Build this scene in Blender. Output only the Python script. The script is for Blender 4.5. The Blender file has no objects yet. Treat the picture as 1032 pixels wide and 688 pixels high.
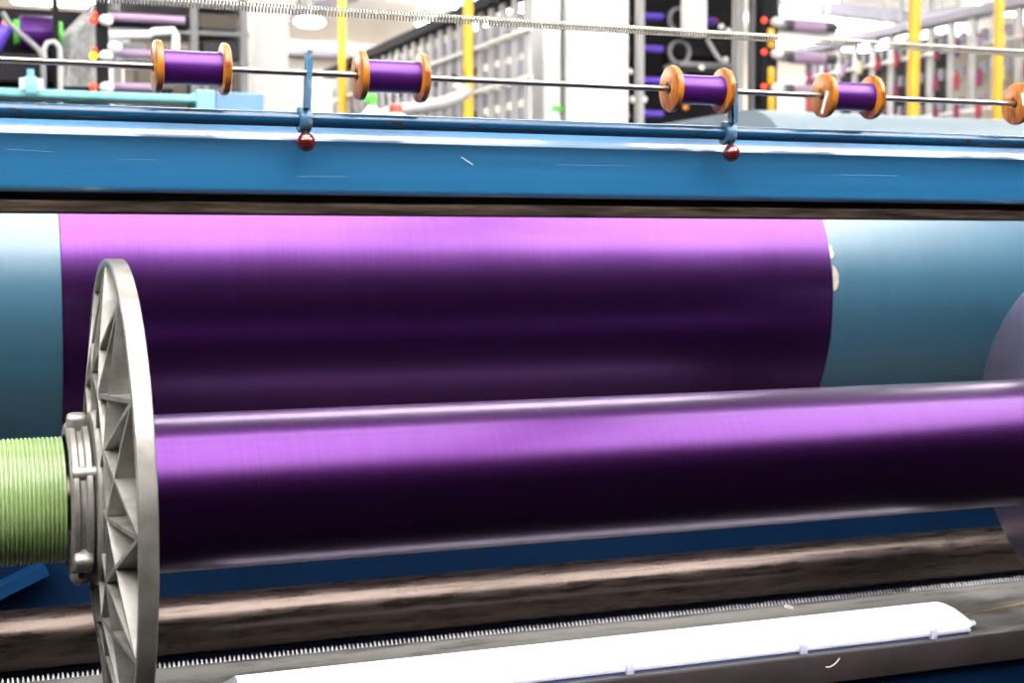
import bpy, bmesh, math, random
from mathutils import Vector, Matrix
rnd = random.Random(7)
scn = bpy.context.scene
col = scn.collection
PI = math.pi

# ------------------------------------------------------------------ camera
CH = 1.40
PITCH, YAW, FPX = math.radians(3.73), math.radians(21.27), 1473.0
cam = bpy.data.cameras.new('camera')
camo = bpy.data.objects.new('camera', cam)
col.objects.link(camo)
camo.location = (0, 0, CH)
camo.rotation_euler = (PI/2 - PITCH, 0, -YAW)
cam.sensor_width = 36.0
cam.lens = FPX*36/1032
cam.clip_start = 0.05
cam.clip_end = 100
cam.dof.use_dof = True
cam.dof.focus_distance = 2.42
cam.dof.aperture_fstop = 4.6
scn.camera = camo

s_, c_, st_, ct_ = math.sin(YAW), math.cos(YAW), math.sin(PITCH), math.cos(PITCH)
_F = Vector((s_*ct_, c_*ct_, -st_)); _R = Vector((c_, -s_, 0)); _U = Vector((s_*st_, c_*st_, ct_))
def at(u, v, Y):
    "world X and Z of the photograph's point (u, v) on the plane at distance Y"
    d = _F + _R*((u-516)/FPX) + _U*((344-v)/FPX)
    t = Y/d.y
    return t*d.x, CH + t*d.z

# ------------------------------------------------------------------ materials
class NT:
    def __init__(self, m):
        m.use_nodes = True
        self.t = m.node_tree
        self.b = next(n for n in self.t.nodes if n.type == 'BSDF_PRINCIPLED')
    def n(self, kind, **kw):
        x = self.t.nodes.new(kind)
        for k, v in kw.items(): setattr(x, k, v)
        return x
    def l(self, a, b): self.t.links.new(a, b)

def mat(name, rgb, rough=.5, metal=0., spec=.5, noise=0., scale=(1, 1, 1), nscale=6., rgb2=None,
        bump=0., coat=0., lo=.35, hi=.65, rvar=0., detail=4., emit=0., sheen=0.):
    m = bpy.data.materials.new(name)
    k = NT(m); b = k.b
    b.inputs['Roughness'].default_value = rough
    b.inputs['Metallic'].default_value = metal
    b.inputs['Specular IOR Level'].default_value = spec
    b.inputs['Coat Weight'].default_value = coat
    b.inputs['Base Color'].default_value = (*rgb, 1)
    m.diffuse_color = (*rgb, 1)
    if emit:
        b.inputs['Emission Color'].default_value = (*rgb, 1)
        b.inputs['Emission Strength'].default_value = emit
    tc = k.n('ShaderNodeTexCoord'); mp = k.n('ShaderNodeMapping')
    mp.inputs['Scale'].default_value = scale
    k.l(tc.outputs['Object'], mp.inputs['Vector'])
    nz = k.n('ShaderNodeTexNoise'); nz.inputs['Scale'].default_value = nscale
    nz.inputs['Detail'].default_value = detail; nz.inputs['Roughness'].default_value = .6
    k.l(mp.outputs['Vector'], nz.inputs['Vector'])
    if rgb2 is None: rgb2 = tuple(c*(1-noise) for c in rgb)
    rp = k.n('ShaderNodeValToRGB')
    rp.color_ramp.elements[0].position = lo; rp.color_ramp.elements[1].position = hi
    rp.color_ramp.elements[0].color = (*rgb2, 1); rp.color_ramp.elements[1].color = (*rgb, 1)
    k.l(nz.outputs['Fac'], rp.inputs['Fac'])
    k.l(rp.outputs['Color'], b.inputs['Base Color'])
    if rvar:
        mr = k.n('ShaderNodeMapRange')
        mr.inputs['To Min'].default_value = rough-rvar; mr.inputs['To Max'].default_value = rough+rvar
        mr.inputs['From Min'].default_value = .3; mr.inputs['From Max'].default_value = .7
        k.l(nz.outputs['Fac'], mr.inputs['Value']); k.l(mr.outputs['Result'], b.inputs['Roughness'])
    if bump:
        bp = k.n('ShaderNodeBump'); bp.inputs['Strength'].default_value = bump
        bp.inputs['Distance'].default_value = .002
        k.l(nz.outputs['Fac'], bp.inputs['Height']); k.l(bp.outputs['Normal'], b.inputs['Normal'])
    return m

def worn_paint(name, rgb, chip, rough=.35, amount=.66, nscale=30., scale=(1, 1, 1), spec=.5):
    "paint with small chips that show bare dark metal"
    m = mat(name, rgb, rough, spec=spec, noise=.12, nscale=5, scale=(.6, 3, 3))
    k = NT(m); b = k.b
    old = b.inputs['Base Color'].links[0].from_socket
    tc = k.n('ShaderNodeTexCoord'); mp = k.n('ShaderNodeMapping'); mp.inputs['Scale'].default_value = scale
    k.l(tc.outputs['Object'], mp.inputs['Vector'])
    nz = k.n('ShaderNodeTexNoise'); nz.inputs['Scale'].default_value = nscale; nz.inputs['Detail'].default_value = 6
    k.l(mp.outputs['Vector'], nz.inputs['Vector'])
    rp = k.n('ShaderNodeValToRGB')
    rp.color_ramp.elements[0].position = amount; rp.color_ramp.elements[1].position = amount+.02
    k.l(nz.outputs['Fac'], rp.inputs['Fac'])
    mx = k.n('ShaderNodeMix', data_type='RGBA')
    k.l(rp.outputs['Color'], mx.inputs[0]); k.l(old, mx.inputs[6]); mx.inputs[7].default_value = (*chip, 1)
    k.l(mx.outputs[2], b.inputs['Base Color'])
    return m

M = {}
def yarn(name, rgb, rgb2, rough, metal, nx, spec=.5, coat=0.):
    m = mat(name, rgb, rough, metal, spec=spec, rgb2=rgb2, scale=(nx, .6, .6), nscale=1., bump=.12, lo=.3, hi=.7, detail=6, coat=coat)
    NT(m).b.inputs['Coat Roughness'].default_value = rough
    return m
M['yarn'] = yarn('purple_yarn', (.044, .0075, .073), (.034, .0050, .058), .31, .98, 260, coat=.22)
NT(M['yarn']).b.inputs['Coat Roughness'].default_value = .22
M['drumyarn'] = yarn('purple_yarn_layer', (.072, .0105, .118), (.056, .0070, .098), .31, .98, 220, coat=.5)
NT(M['drumyarn']).b.inputs['Coat Roughness'].default_value = .26
M['thread'] = yarn('purple_thread', (0.075, 0.0072, 0.150), (0.046, 0.0043, 0.100), .36, .5, 900, coat=.1)
M['drum'] = mat('blue_drum_paint', (0.01872, 0.0828, 0.1368), .42, .0, spec=.9, noise=.12, scale=(30, .8, .8), nscale=1.5, coat=.5)
NT(M['drum']).b.inputs['Coat Roughness'].default_value = .33
M['bar'] = mat('blue_rail_paint', (0.012, 0.100, 0.225), .28, spec=.8, coat=1., noise=.12, scale=(.5, 14, 14), nscale=4, detail=8)
M['tube'] = worn_paint('chipped_blue_paint', (0.00288, 0.0396, 0.0972), (0.0216, 0.01584, 0.01296), .22, .635, 110, (.35, 1, 1))
M['clampblue'] = worn_paint('clamp_blue_paint', (0.036, 0.108, 0.1944), (0.144, 0.1584, 0.18), .3, .6, 60)
M['navy'] = mat('navy_paint', (0.0009, 0.0095, 0.032), .6, spec=.05, noise=.2, nscale=4)
M['strut'] = mat('strut_blue_paint', (0.00216, 0.0288, 0.09), .5, spec=.15, noise=.15, nscale=6)
M['steelbar'] = mat('brown_steel', (0.0936, 0.06624, 0.0504), .38, .75, rgb2=(0.02016, 0.01512, 0.01296), scale=(3, 40, 40), nscale=2, lo=.35, hi=.62, rvar=.08)
M['roller'] = mat('tarnished_steel', (0.100, 0.076, 0.066), .30, .9, rgb2=(0.048, 0.036, 0.031), scale=(5, 40, 40), nscale=2.2, lo=.32, hi=.66, rvar=.09, detail=8)
M['alu'] = mat('cast_aluminium', (0.2736, 0.2592, 0.2412), .46, .6, rgb2=(0.144, 0.1332, 0.1188), nscale=22, lo=.32, hi=.58, bump=.15, detail=8)
M['alur'] = mat('machined_aluminium_rim', (0.2736, 0.2592, 0.2412), .38, .7, rgb2=(0.1656, 0.1512, 0.1368), nscale=16, lo=.3, hi=.6, detail=8, rvar=.06)
M['lavdisc'] = mat('grey_violet_aluminium', (0.32, 0.285, 0.40), .30, .85, rgb2=(0.24, 0.205, 0.30), nscale=14, lo=.3, hi=.62, detail=8)
M['green'] = mat('pale_green_coating', (0.1944, 0.2736, 0.1116), .36, rgb2=(0.1368, 0.2088, 0.072), scale=(2, 9, 9), nscale=5, lo=.3, hi=.7)
M['plate'] = mat('dirty_grey_sheet_metal', (.175, .168, .158), .6, .0, spec=.25, rgb2=(.075, .07, .066), nscale=9, lo=.33, hi=.47, detail=7, scale=(.8, 2.5, 1))
M['lip'] = mat('brown_grey_lip', (0.045, 0.033, 0.036), .5, .3, noise=.35, nscale=10)
M['chrome'] = mat('bright_steel', (.62, .60, .58), .22, 1., noise=.2, scale=(2, 20, 20), nscale=2)
M['rod'] = mat('steel_rod', (.42, .37, .33), .28, 1., noise=.35, scale=(4, 20, 20), nscale=2)
M['spring'] = mat('dull_spring_steel', (.36, .34, .29), .42, 1., noise=.2, nscale=20)
M['comb'] = mat('comb_steel', (.62, .62, .66), .4, .4, noise=.2, nscale=20)
M['wood'] = mat('varnished_wood', (0.34, 0.115, 0.010), .30, spec=.3, coat=.18, rgb2=(0.13, 0.036, 0.004), scale=(6, 40, 9), nscale=2.6, lo=.36, hi=.62, detail=7)
M['bush'] = mat('dark_bush', (.03, .025, .02), .4, .6)
M['paper'] = mat('white_paper', (.85, .84, .82), .7)
M['redball'] = mat('dark_red_plastic', (0.0612, 0.0036, 0.00432), .16, coat=.5, noise=.1)
M['black'] = mat('black_metal', (.008, .008, .010), .7, spec=.2, noise=.3)
M['lampbody'] = mat('lavender_plastic', (.55, .56, .72), .4, noise=.05)
M['lampdark'] = mat('dark_blue_grey_plastic', (.09, .11, .22), .4)
M['lampglow'] = mat('lit_diffuser', (.98, .97, 1.), .3, emit=1.25)
M['lampcap'] = mat('lit_end_cap', (.90, .90, .98), .35, emit=.65)
M['lampend'] = mat('white_plastic', (.72, .72, .78), .35, noise=.06, nscale=20)
M['yellow'] = mat('yellow_thread', (.70, .48, .10), .6)
M['white_thread'] = mat('white_thread', (.85, .85, .9), .7)
M['tape'] = mat('torn_tape', (0.2448, 0.1872, 0.1368), .7, rgb2=(0.36, 0.3312, 0.3024), nscale=18, lo=.4, hi=.6)
# background
M['white'] = mat('white_paint', (.80, .79, .77), .5, noise=.05, nscale=3)
M['cream'] = mat('cream_wall_paint', (.62, .57, .50), .7, rgb2=(.50, .45, .39), nscale=1.2)
M['ceil'] = mat('ceiling_white', (.85, .84, .82), .8, noise=.1, nscale=1)
M['floor'] = mat('dark_concrete', (.012, .0115, .011), .85, spec=.08, noise=.3, nscale=3)
M['dwall'] = mat('dim_grey_wall', (.010, .010, .010), .9, spec=.08, noise=.2, nscale=2)
M['postyellow'] = mat('yellow_paint', (.72, .40, .02), .4, noise=.08, nscale=8)
M['panelgrey'] = mat('mid_grey_panel', (.060, .060, .064), .7, spec=.2, noise=.2, nscale=4)
M['stores'] = mat('beige_board', (.17, .145, .12), .8, spec=.2, rgb2=(.12, .10, .085), nscale=2)
M['grey'] = mat('grey_paint', (.20, .20, .21), .45, noise=.15, nscale=5)
M['lgrey'] = mat('light_grey_paint', (.40, .395, .39), .45, noise=.1, nscale=5)
M['dgrey'] = mat('dark_grey_paint', (.020, .018, .022), .8, spec=.15, noise=.3, nscale=5)
M['beam'] = mat('grey_violet_beam', (.24, .23, .28), .5, noise=.1)
M['teal'] = mat('pale_teal_paint', (.21, .54, .60), .4, noise=.06, nscale=5)
M['pblue'] = mat('light_blue_paint', (.085, .20, .40), .45, noise=.08)
M['droll'] = mat('dark_violet_roll', (.055, .048, .065), .5, noise=.15)
M['hood'] = mat('pale_blue_grey_paint', (.15, .19, .22), .5, spec=.2, noise=.06, nscale=3)
M['vpack'] = mat('violet_package', (.11, .045, .50), .4, noise=.15, scale=(60, 2, 2), nscale=2)
M['lilac'] = mat('dusty_lilac_yarn', (.36, .24, .38), .5, noise=.15)
M['redpack'] = mat('red_package', (.42, .035, .055), .45, noise=.15)
M['magpack'] = mat('magenta_package', (.24, .018, .10), .45, noise=.15)
M['sandpack'] = mat('sand_package', (.72, .58, .34), .5, noise=.1)
M['leaf'] = mat('green_plastic', (.10, .55, .06), .4)
M['capred'] = mat('red_plastic', (.75, .05, .03), .4)
M['orange'] = mat('orange_plastic', (.90, .30, .03), .4)
M['glow_r'] = mat('red_signal_lamp', (1., .06, .03), .3, emit=1.6)
M['glow_y'] = mat('yellow_signal_lamp', (1., .75, .03), .3, emit=1.6)
M['ceillamp'] = mat('fluorescent_glow', (1., .98, .95), .3, emit=25.)
M['ceillamp_reduced'] = mat('reduced_fluorescent_glow', (1., .98, .95), .3, emit=17.)  # output lowered to soften the drum's highlight edge
M['ceillamp_added_dim'] = mat('added_dim_glow', (1., .97, .93), .3, emit=8.)
M['ceillamp_added_faint'] = mat('added_faint_glow', (1., .96, .92), .3, emit=3.)
M['ceillamp_far'] = mat('far_fluorescent_glow', (1., .98, .95), .3, emit=27.)
M['rowlamp'] = mat('work_lamp_glow', (1., .98, .95), .3, emit=10.)
M['mesh'] = mat('grey_fabric', (.48, .48, .48), .8, rgb2=(.34, .34, .34), nscale=40, lo=.4, hi=.6)

# ------------------------------------------------------------------ mesh builder
class MB:
    def __init__(self): self.bm = bmesh.new()
    def box(self, c, s, bev=0., seg=2, rot=None):
        r = bmesh.ops.create_cube(self.bm, size=1.)
        vs = r['verts']
        bmesh.ops.scale(self.bm, vec=s, verts=vs)
        if bev:
            es = list({e for v in vs for e in v.link_edges})
            q = bmesh.ops.bevel(self.bm, geom=es, offset=bev, segments=seg, affect='EDGES', profile=.5)
            vs = list({v for f in q['faces'] for v in f.verts} | {v for v in vs if v.is_valid})
            vs = self._grow(vs)
        if rot: bmesh.ops.rotate(self.bm, cent=(0, 0, 0), matrix=rot, verts=vs)
        bmesh.ops.translate(self.bm, vec=c, verts=vs)
        return self
    def _grow(self, vs):
        seen = set(vs); st = list(vs)
        while st:
            v = st.pop()
            for e in v.link_edges:
                o = e.other_vert(v)
                if o not in seen: seen.add(o); st.append(o)
        return list(seen)
    def span(self, x0, x1, y0, y1, z0, z1, bev=0., seg=2):
        return self.box(((x0+x1)/2, (y0+y1)/2, (z0+z1)/2), (abs(x1-x0), abs(y1-y0), abs(z1-z0)), bev, seg)
    def lathe(self, prof, o=(0, 0, 0), axis='X', n=48, closed=False):
        "prof: list of (a, r) along the axis; closed=True makes a ring profile"
        o = Vector(o); bm = self.bm; rings = []
        for a, r in prof:
            ring = []
            if r < 1e-6:
                ring = [bm.verts.new(self._ax(a, 0, 0, axis)+o)]
            else:
                for k in range(n):
                    t = 2*PI*k/n
                    ring.append(bm.verts.new(self._ax(a, r*math.cos(t), r*math.sin(t), axis)+o))
            rings.append(ring)
        pairs = list(zip(rings, rings[1:]))
        if closed: pairs.append((rings[-1], rings[0]))
        for A, B in pairs:
            for k in range(n):
                j = (k+1) % n
                try:
                    if len(A) == 1 and len(B) == 1: continue
                    if len(A) == 1: bm.faces.new((A[0], B[j], B[k]))
                    elif len(B) == 1: bm.faces.new((A[k], A[j], B[0]))
                    else: bm.faces.new((A[k], A[j], B[j], B[k]))
                except ValueError: pass
        if not closed:
            for R_, fl in ((rings[0], True), (rings[-1], False)):
                if len(R_) > 2:
                    bm.faces.new(R_[::-1] if not fl else R_)
        return self
    def _ax(self, a, p, q, axis):
        return Vector((a, p, q)) if axis == 'X' else Vector((p, a, q)) if axis == 'Y' else Vector((p, q, a))
    def cyl(self, o, r, a0, a1, axis='X', n=32, bev=0.):
        if bev:
            p = [(a0, r-bev), (a0+bev*.3, r-bev*.3), (a0+bev, r), (a1-bev, r), (a1-bev*.3, r-bev*.3), (a1, r-bev)]
        else: p = [(a0, r), (a1, r)]
        return self.lathe(p, o, axis, n)
    def ball(self, c, r, n=24, sc=(1, 1, 1)):
        q = bmesh.ops.create_uvsphere(self.bm, u_segments=n, v_segments=n//2, radius=r)
        bmesh.ops.scale(self.bm, vec=sc, verts=q['verts'])
        bmesh.ops.translate(self.bm, vec=c, verts=q['verts'])
        return self
    def tube(self, pts, r, n=8, cap=True):
        bm = self.bm; pts = [Vector(p) for p in pts]; rings = []
        up = Vector((0, 0, 1))
        prev = None
        for i, p in enumerate(pts):
            t = (pts[min(i+1, len(pts)-1)] - pts[max(i-1, 0)]).normalized()
            if prev is None:
                a = up if abs(t.dot(up)) < .9 else Vector((0, 1, 0))
                x = t.cross(a).normalized()
            else:
                x = (prev - t*prev.dot(t)).normalized()
            prev = x; y = t.cross(x)
            rr = r[i] if isinstance(r, (list, tuple)) else r
            rings.append([bm.verts.new(p + x*rr*math.cos(2*PI*k/n) + y*rr*math.sin(2*PI*k/n)) for k in range(n)])
        for A, B in zip(rings, rings[1:]):
            for k in range(n):
                j = (k+1) % n
                bm.faces.new((A[k], A[j], B[j], B[k]))
        if cap:
            bm.faces.new(rings[0][::-1]); bm.faces.new(rings[-1])
        return self
    def prism(self, poly, a0, a1, axis='X'):
        "poly: list of 2D points in the plane normal to the axis"
        bm = self.bm
        A = [bm.verts.new(self._ax(a0, p, q, axis)) for p, q in poly]
        B = [bm.verts.new(self._ax(a1, p, q, axis)) for p, q in poly]
        n = len(poly)
        bm.faces.new(A); bm.faces.new(B[::-1])
        for k in range(n):
            j = (k+1) % n
            bm.faces.new((A[k], B[k], B[j], A[j]))
        return self
    def hexa(self, p):
        "eight corners: bottom loop then top loop"
        v = [self.bm.verts.new(q) for q in p]
        for f in ((3, 2, 1, 0), (4, 5, 6, 7), (0, 1, 5, 4), (1, 2, 6, 5), (2, 3, 7, 6), (3, 0, 4, 7)):
            self.bm.faces.new([v[i] for i in f])
        return self
    def build(self, name, m, parent=None, smooth=40, loc=None):
        bmesh.ops.recalc_face_normals(self.bm, faces=self.bm.faces)
        o0 = Vector((0, 0, 0))
        if parent is not None:
            o0 = origin[parent.name]
        elif loc is not None: o0 = Vector(loc)
        else:
            xs = [v.co for v in self.bm.verts]
            o0 = Vector(((min(v.x for v in xs)+max(v.x for v in xs))/2,
                         (min(v.y for v in xs)+max(v.y for v in xs))/2, min(v.z for v in xs)))
        bmesh.ops.translate(self.bm, vec=-o0, verts=self.bm.verts)
        me = bpy.data.meshes.new(name)
        self.bm.to_mesh(me); self.bm.free()
        if smooth:
            for p in me.polygons: p.use_smooth = True
            me.set_sharp_from_angle(angle=math.radians(smooth))
        me.materials.append(M[m] if isinstance(m, str) else m)
        o = bpy.data.objects.new(name, me); col.objects.link(o)
        if parent is not None: o.parent = parent
        else: o.location = o0
        origin[o.name] = o0
        return o
origin = {}
def tag(o, label=None, cat=None, group=None, kind=None):
    if label: o['label'] = label
    if cat:
        o['category'] = cat
        if not kind: kind = 'thing'
    if group: o['group'] = group
    if kind: o['kind'] = kind
    return o
def thing(name, label, cat, loc, group=None):
    o = bpy.data.objects.new(name, None); col.objects.link(o)
    o.location = loc; o.empty_display_size = .05
    origin[o.name] = Vector(loc)
    return tag(o, label, cat, group)
def copy_tree(o, parent=None, loc=None):
    c = o.copy(); col.objects.link(c)
    if parent is not None: c.parent = parent
    if loc is not None: c.location = loc
    for ch in list(o.children): copy_tree(ch, c)
    return c
def struct(o): return tag(o, kind='structure')

# ------------------------------------------------------------------ room
struct(MB().span(-8, 16, -9, 4.4, -.1, 0).build('floor', 'floor', smooth=0))
struct(MB().span(-8, 16, 4.4, 16.2, -.1, 0).build('floor', 'lgrey', smooth=0))
struct(MB().span(-8, 16, -9, 16.2, 4.0, 4.1).build('ceiling', 'ceil', smooth=0))
struct(MB().span(-8, 16, 16, 16.2, 0, 4.0).build('wall_back', 'cream', smooth=0))
struct(MB().span(-8.2, -8, -9, 16.2, 0, 4.0).build('wall_left', 'cream', smooth=0))
struct(MB().span(16, 16.2, -9, 16.2, 0, 4.0).build('wall_right', 'cream', smooth=0))
struct(MB().span(-8, 16, -9.2, -9, 0, 4.0).build('wall_front', 'dwall', smooth=0))

# rows of ceiling lamps
def ceil_lamp(x, y, L, W, lab, glow, z=3.80):
    t = thing('ceiling_lamp', lab, 'lamp', (x, y, z), 'ceiling lamps over the hall')
    MB().box((x, y, z+.08), (L, W, .12), .01).build('housing', 'white', t, 0)
    for s in (-.35, .35):
        MB().cyl((x+s*L, y, 0), .006, z+.13, 4.0, 'Z', 8).build('hanger', 'grey', t)
    MB().box((x, y, z+.01), (L-.06, W-.06, .03), .01).build('diffuser', glow, t, 0)
    if glow == 'ceillamp_far':
        MB().box((x, y, z+.145), (L-.06, W-.06, .02), .005).build('added_uplight', glow, t, 0)  # glowing strip added on top to brighten the ceiling
LAB = 'long white fluorescent lamp hanging under the hall ceiling out of the picture'
for y in (-.35, .3, .95, 1.6, 2.25):
    for x in (-2.4, .6, 3.6):
        ceil_lamp(x, y, 2.7, .42, LAB, 'ceillamp')
for y, g in ((-1.0, 'ceillamp_reduced'), (-1.65, 'ceillamp_added_dim'), (-2.35, 'ceillamp_added_faint')):  # first row dimmed, two weaker rows added, to soften the drum's highlight
    for x in (-2.4, .6, 3.6):
        ceil_lamp(x, y, 2.7, .42, LAB, g)
for y in (5.0, 8.8, 11.0):
    for x in (-2.0, 2.0, 6.0, 10.0):
        ceil_lamp(x, y, 2.7, .42, LAB, 'ceillamp_far', 3.55)

for x in (2.0, 6.0, 10.0):
    ceil_lamp(x, 14.6, 2.7, .42, LAB, 'ceillamp_far', 3.7)  # row added to brighten the far ceiling

# ------------------------------------------------------------------ machine side frames (just outside the picture)
def side_frame(x, lab):
    t = thing('machine_side_frame', lab, 'machine frame', (x, 3.0, 0))
    MB().span(x-.04, x+.04, 2.18, 3.95, 0, 1.95, .02).build('side_plate', 'navy', t)
    MB().span(x-.09, x+.09, 2.10, 4.05, 0, .08, .01).build('foot', 'dgrey', t)
    return t
XL, XR = -.9, 3.45
side_frame(XL, 'dark blue machine side frame at the left end of the warping drum')
side_frame(XR, 'dark blue machine side frame at the right end of the warping drum')

# ------------------------------------------------------------------ big warping drum
DY, DZ, DR = 3.263, 1.271, .413
t = thing('warping_drum', 'large pale blue drum wound with a wide band of purple yarn behind the blue rail', 'drum', (1.2, DY, DZ-DR))
MB().cyl((0, DY, DZ), DR-.004, XL+.10, XR-.22, 'X', 192, .01).build('drum_shell', 'drum', t)
MB().lathe([(.207, DR-.02), (.2075, DR-.001), (.2085, DR), (1.8975, DR), (1.8985, DR-.001), (1.899, DR-.02)], (0, DY, DZ), 'X', 192).build('yarn_layer', 'drumyarn', t)['label'] = 'glossy purple yarn wound on the drum'
MB().cyl((0, DY, DZ), .05, XL+.04, XR-.045, 'X', 32).build('shaft', 'rod', t)
# torn tape on the drum beside the yarn edge
def drum_patch(name, m, ang, xs):
    "thin patch hugging the drum; xs: rows of (x0, x1) running down the angles"
    mb = MB(); bm = mb.bm; n = len(xs)
    def P(a, x, r): return bm.verts.new((x, DY-r*math.cos(a), DZ+r*math.sin(a)))
    T = []; B = []
    for i, (x0, x1) in enumerate(xs):
        a = ang[0]+(ang[1]-ang[0])*i/(n-1)
        T.append((P(a, x0, DR+.0012), P(a, x1, DR+.0012))); B.append((P(a, x0, DR-.0045), P(a, x1, DR-.0045)))
    for i in range(n-1):
        bm.faces.new((T[i][0], T[i][1], T[i+1][1], T[i+1][0])); bm.faces.new((B[i][0], B[i+1][0], B[i+1][1], B[i][1]))
        bm.faces.new((T[i][0], T[i+1][0], B[i+1][0], B[i][0])); bm.faces.new((T[i][1], B[i][1], B[i+1][1], T[i+1][1]))
    bm.faces.new((T[0][0], B[0][0], B[0][1], T[0][1])); bm.faces.new((T[-1][0], T[-1][1], B[-1][1], B[-1][0]))
    return mb.build(name, m, None)
xs = [(1.8995, 1.8995+w) for w in (.003, .010, .013, .016, .013, .016, .012, .010, .003)]
tag(drum_patch('masking_tape', 'tape', (.205, .065), xs), 'torn scrap of beige masking tape beside the right edge of the purple yarn', 'tape')
xs = [(1.8995, 1.8995+w) for w in (.002, .006, .004, .007, .006, .002)]
tag(drum_patch('masking_tape', 'paper', (.325, .25), xs), 'small white tape scrap above the beige one at the yarn edge', 'tape')

# ------------------------------------------------------------------ blue rail with its steel strip
t = thing('blue_rail', 'wide blue painted steel rail crossing in front of the purple drum', 'rail', (1.2, 2.49, 1.452))
poly = []
y0, y1, z0, z1 = 2.45, 2.53, 1.486, 1.603
def arc(cy, cz, r, a0, a1, n=6):
    for k in range(n+1):
        a = math.radians(a0+(a1-a0)*k/n); poly.append((cy+r*math.cos(a), cz+r*math.sin(a)))
arc(y1-.012, z1-.012, .012, 0, 90)
arc(y0+.024, z1-.004, .004, 90, 122, 4)
arc(y0+.004, 1.579-.002, .004, 150, 180, 4)
arc(y0+.012, z0+.012, .012, 180, 270)
arc(y1-.012, z0+.012, .012, 270, 360)
MB().prism(poly, XL+.04, XR-.045).build('rail_body', 'bar', t, 50)
MB().prism([(2.466, 1.453), (2.463, 1.456), (2.463, 1.471), (2.466, 1.474), (2.480, 1.475), (2.480, 1.487), (2.524, 1.487), (2.524, 1.453)], XL+.04, XR-.045).build('steel_strip', 'steelbar', t)['label'] = 'brown bare steel strip under the rail'
MB().tube([(at(465, 158, 2.448)[0], 2.4497, at(465, 158, 2.448)[1]), (at(477, 166, 2.448)[0], 2.4497, at(477, 166, 2.448)[1])], .0007, 6).build('scratch', 'paper', t)['label'] = 'thin white scratch in the blue paint'

for u0, v0, u1, v1 in ((6, 150, 55, 153), (118, 160, 160, 161), (300, 178, 352, 178), (560, 166, 640, 167), (840, 176, 905, 177)):
    pa, pb = at(u0, v0, 2.448), at(u1, v1, 2.448)
    MB().tube([(pa[0], 2.4499, pa[1]), (pb[0], 2.4499, pb[1])], .00035, 5).build('scratch', 'pblue', t)
# blue tube above the rail
TY, TZ, TR = 2.42, 1.611, .0128
tag(MB().cyl((0, TY, TZ), TR, XL+.04, XR-.045, 'X', 32).build('blue_tube', 'tube'), 'thin chipped blue tube running along the top of the blue rail', 'tube')

# ------------------------------------------------------------------ rod clamps
RY, RZ = 2.40, 1.686
def clamp(x, lean, top, lab):
    t = thing('rod_clamp', lab, 'clamp', (x, TY, TZ-.06))
    R_ = .0220
    MB().lathe([(-.010, TR-.0004), (.010, TR-.0004), (.010, R_-.0015), (.0085, R_), (-.0085, R_), (-.010, R_-.0015)], (x, TY, TZ), 'X', 36, closed=True).build('clamp_ring', 'clampblue', t)
    # forked arm holding the rod between two prongs
    a = MB()
    zb = TZ+R_-.003
    def prong(yc, th, za, zb_):
        xa = x+lean*(za-zb); xb = x+lean*(zb_-zb); w = .0044
        a.hexa([(xa-w, yc-th, za), (xa+w, yc-th, za), (xa+w, yc+th, za), (xa-w, yc+th, za),
                (xb-w, yc-th, zb_), (xb+w, yc-th, zb_), (xb+w, yc+th, zb_), (xb-w, yc+th, zb_)])
    prong(RY-.0085, .0032, zb-.002, top)
    prong(RY+.0085, .0032, RZ-.014, top-.002)
    prong(RY, .0110, zb-.002, RZ-.0065)
    a.build('fork_arm', 'clampblue', t, 0)
    MB().cyl((x-.001, RY+.006, 0), .0040, TZ-R_-.012, TZ-R_+.004, 'Z', 12).build('screw', 'black', t)
    MB().ball((x-.001, RY+.002, TZ-R_-.0165), .0160, 32).build('ball_knob', 'redball', t)['label'] = 'dark red ball knob'
clamp(.569, .055, 1.722, 'blue clamp with tall forked arm and red ball, left one on the tube')
clamp(1.374, .0, 1.700, 'blue clamp with red ball whose arm stands behind a thread spool, right one')

# ------------------------------------------------------------------ spool rod, spools
tag(MB().cyl((0, RY, RZ), .0052, XL+.04, XR-.045, 'X', 20).build('spool_rod', 'rod'), 'thin steel rod carrying the wooden thread spools', 'rod')
def make_spool(x, lab):
    t = thing('thread_spool', lab, 'thread spool', (x, RY, RZ-.042), 'wooden spools of purple thread on the rod')
    H = .0600; R_ = .0425
    for s in (-1, 1):
        p = [(s*(H-.013), .0056), (s*(H-.013), R_-.004), (s*(H-.0115), R_-.001), (s*(H-.0065), R_), (s*(H-.002), R_-.0015),
             (s*H, R_-.005), (s*(H+.0005), .012), (s*(H-.001), .0105), (s*(H-.001), .0056)]
        MB().lathe(p, (x, RY, RZ), 'X', 48, closed=True).build('spool_flange', 'wood', t, 30)
        MB().lathe([(s*(H-.004), .0054), (s*(H+.0008), .0054), (s*(H+.0008), .0080), (s*(H-.004), .0080)], (x, RY, RZ), 'X', 24, closed=True).build('bushing', 'bush', t)
    MB().lathe([(-H+.012, .0056), (-H+.012, .0268), (-H+.016, .0272), (0, .0268), (H-.016, .0272), (H-.012, .0268), (H-.012, .0056)], (x, RY, RZ), 'X', 48, closed=True).build('thread_winding', 'thread', t)
    return t
labs = ['wooden spool of purple thread left of the first blue clamp',
        'wooden spool of purple thread just right of the first blue clamp',
        'wooden spool of purple thread in front of the second clamp arm',
        'wooden spool of purple thread with a white paper strip on its end',
        'wooden spool with worn end cut off by the right picture edge']
sx = [.3805, .7145, 1.2995, 1.6255, 2.080]
s0 = make_spool(sx[0], labs[0])
spools = [s0]
for x, l in zip(sx[1:], labs[1:]):
    c = copy_tree(s0, None, (x, RY, RZ-.042)); c['label'] = l; spools.append(c)
bpy.context.view_layer.update()
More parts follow.
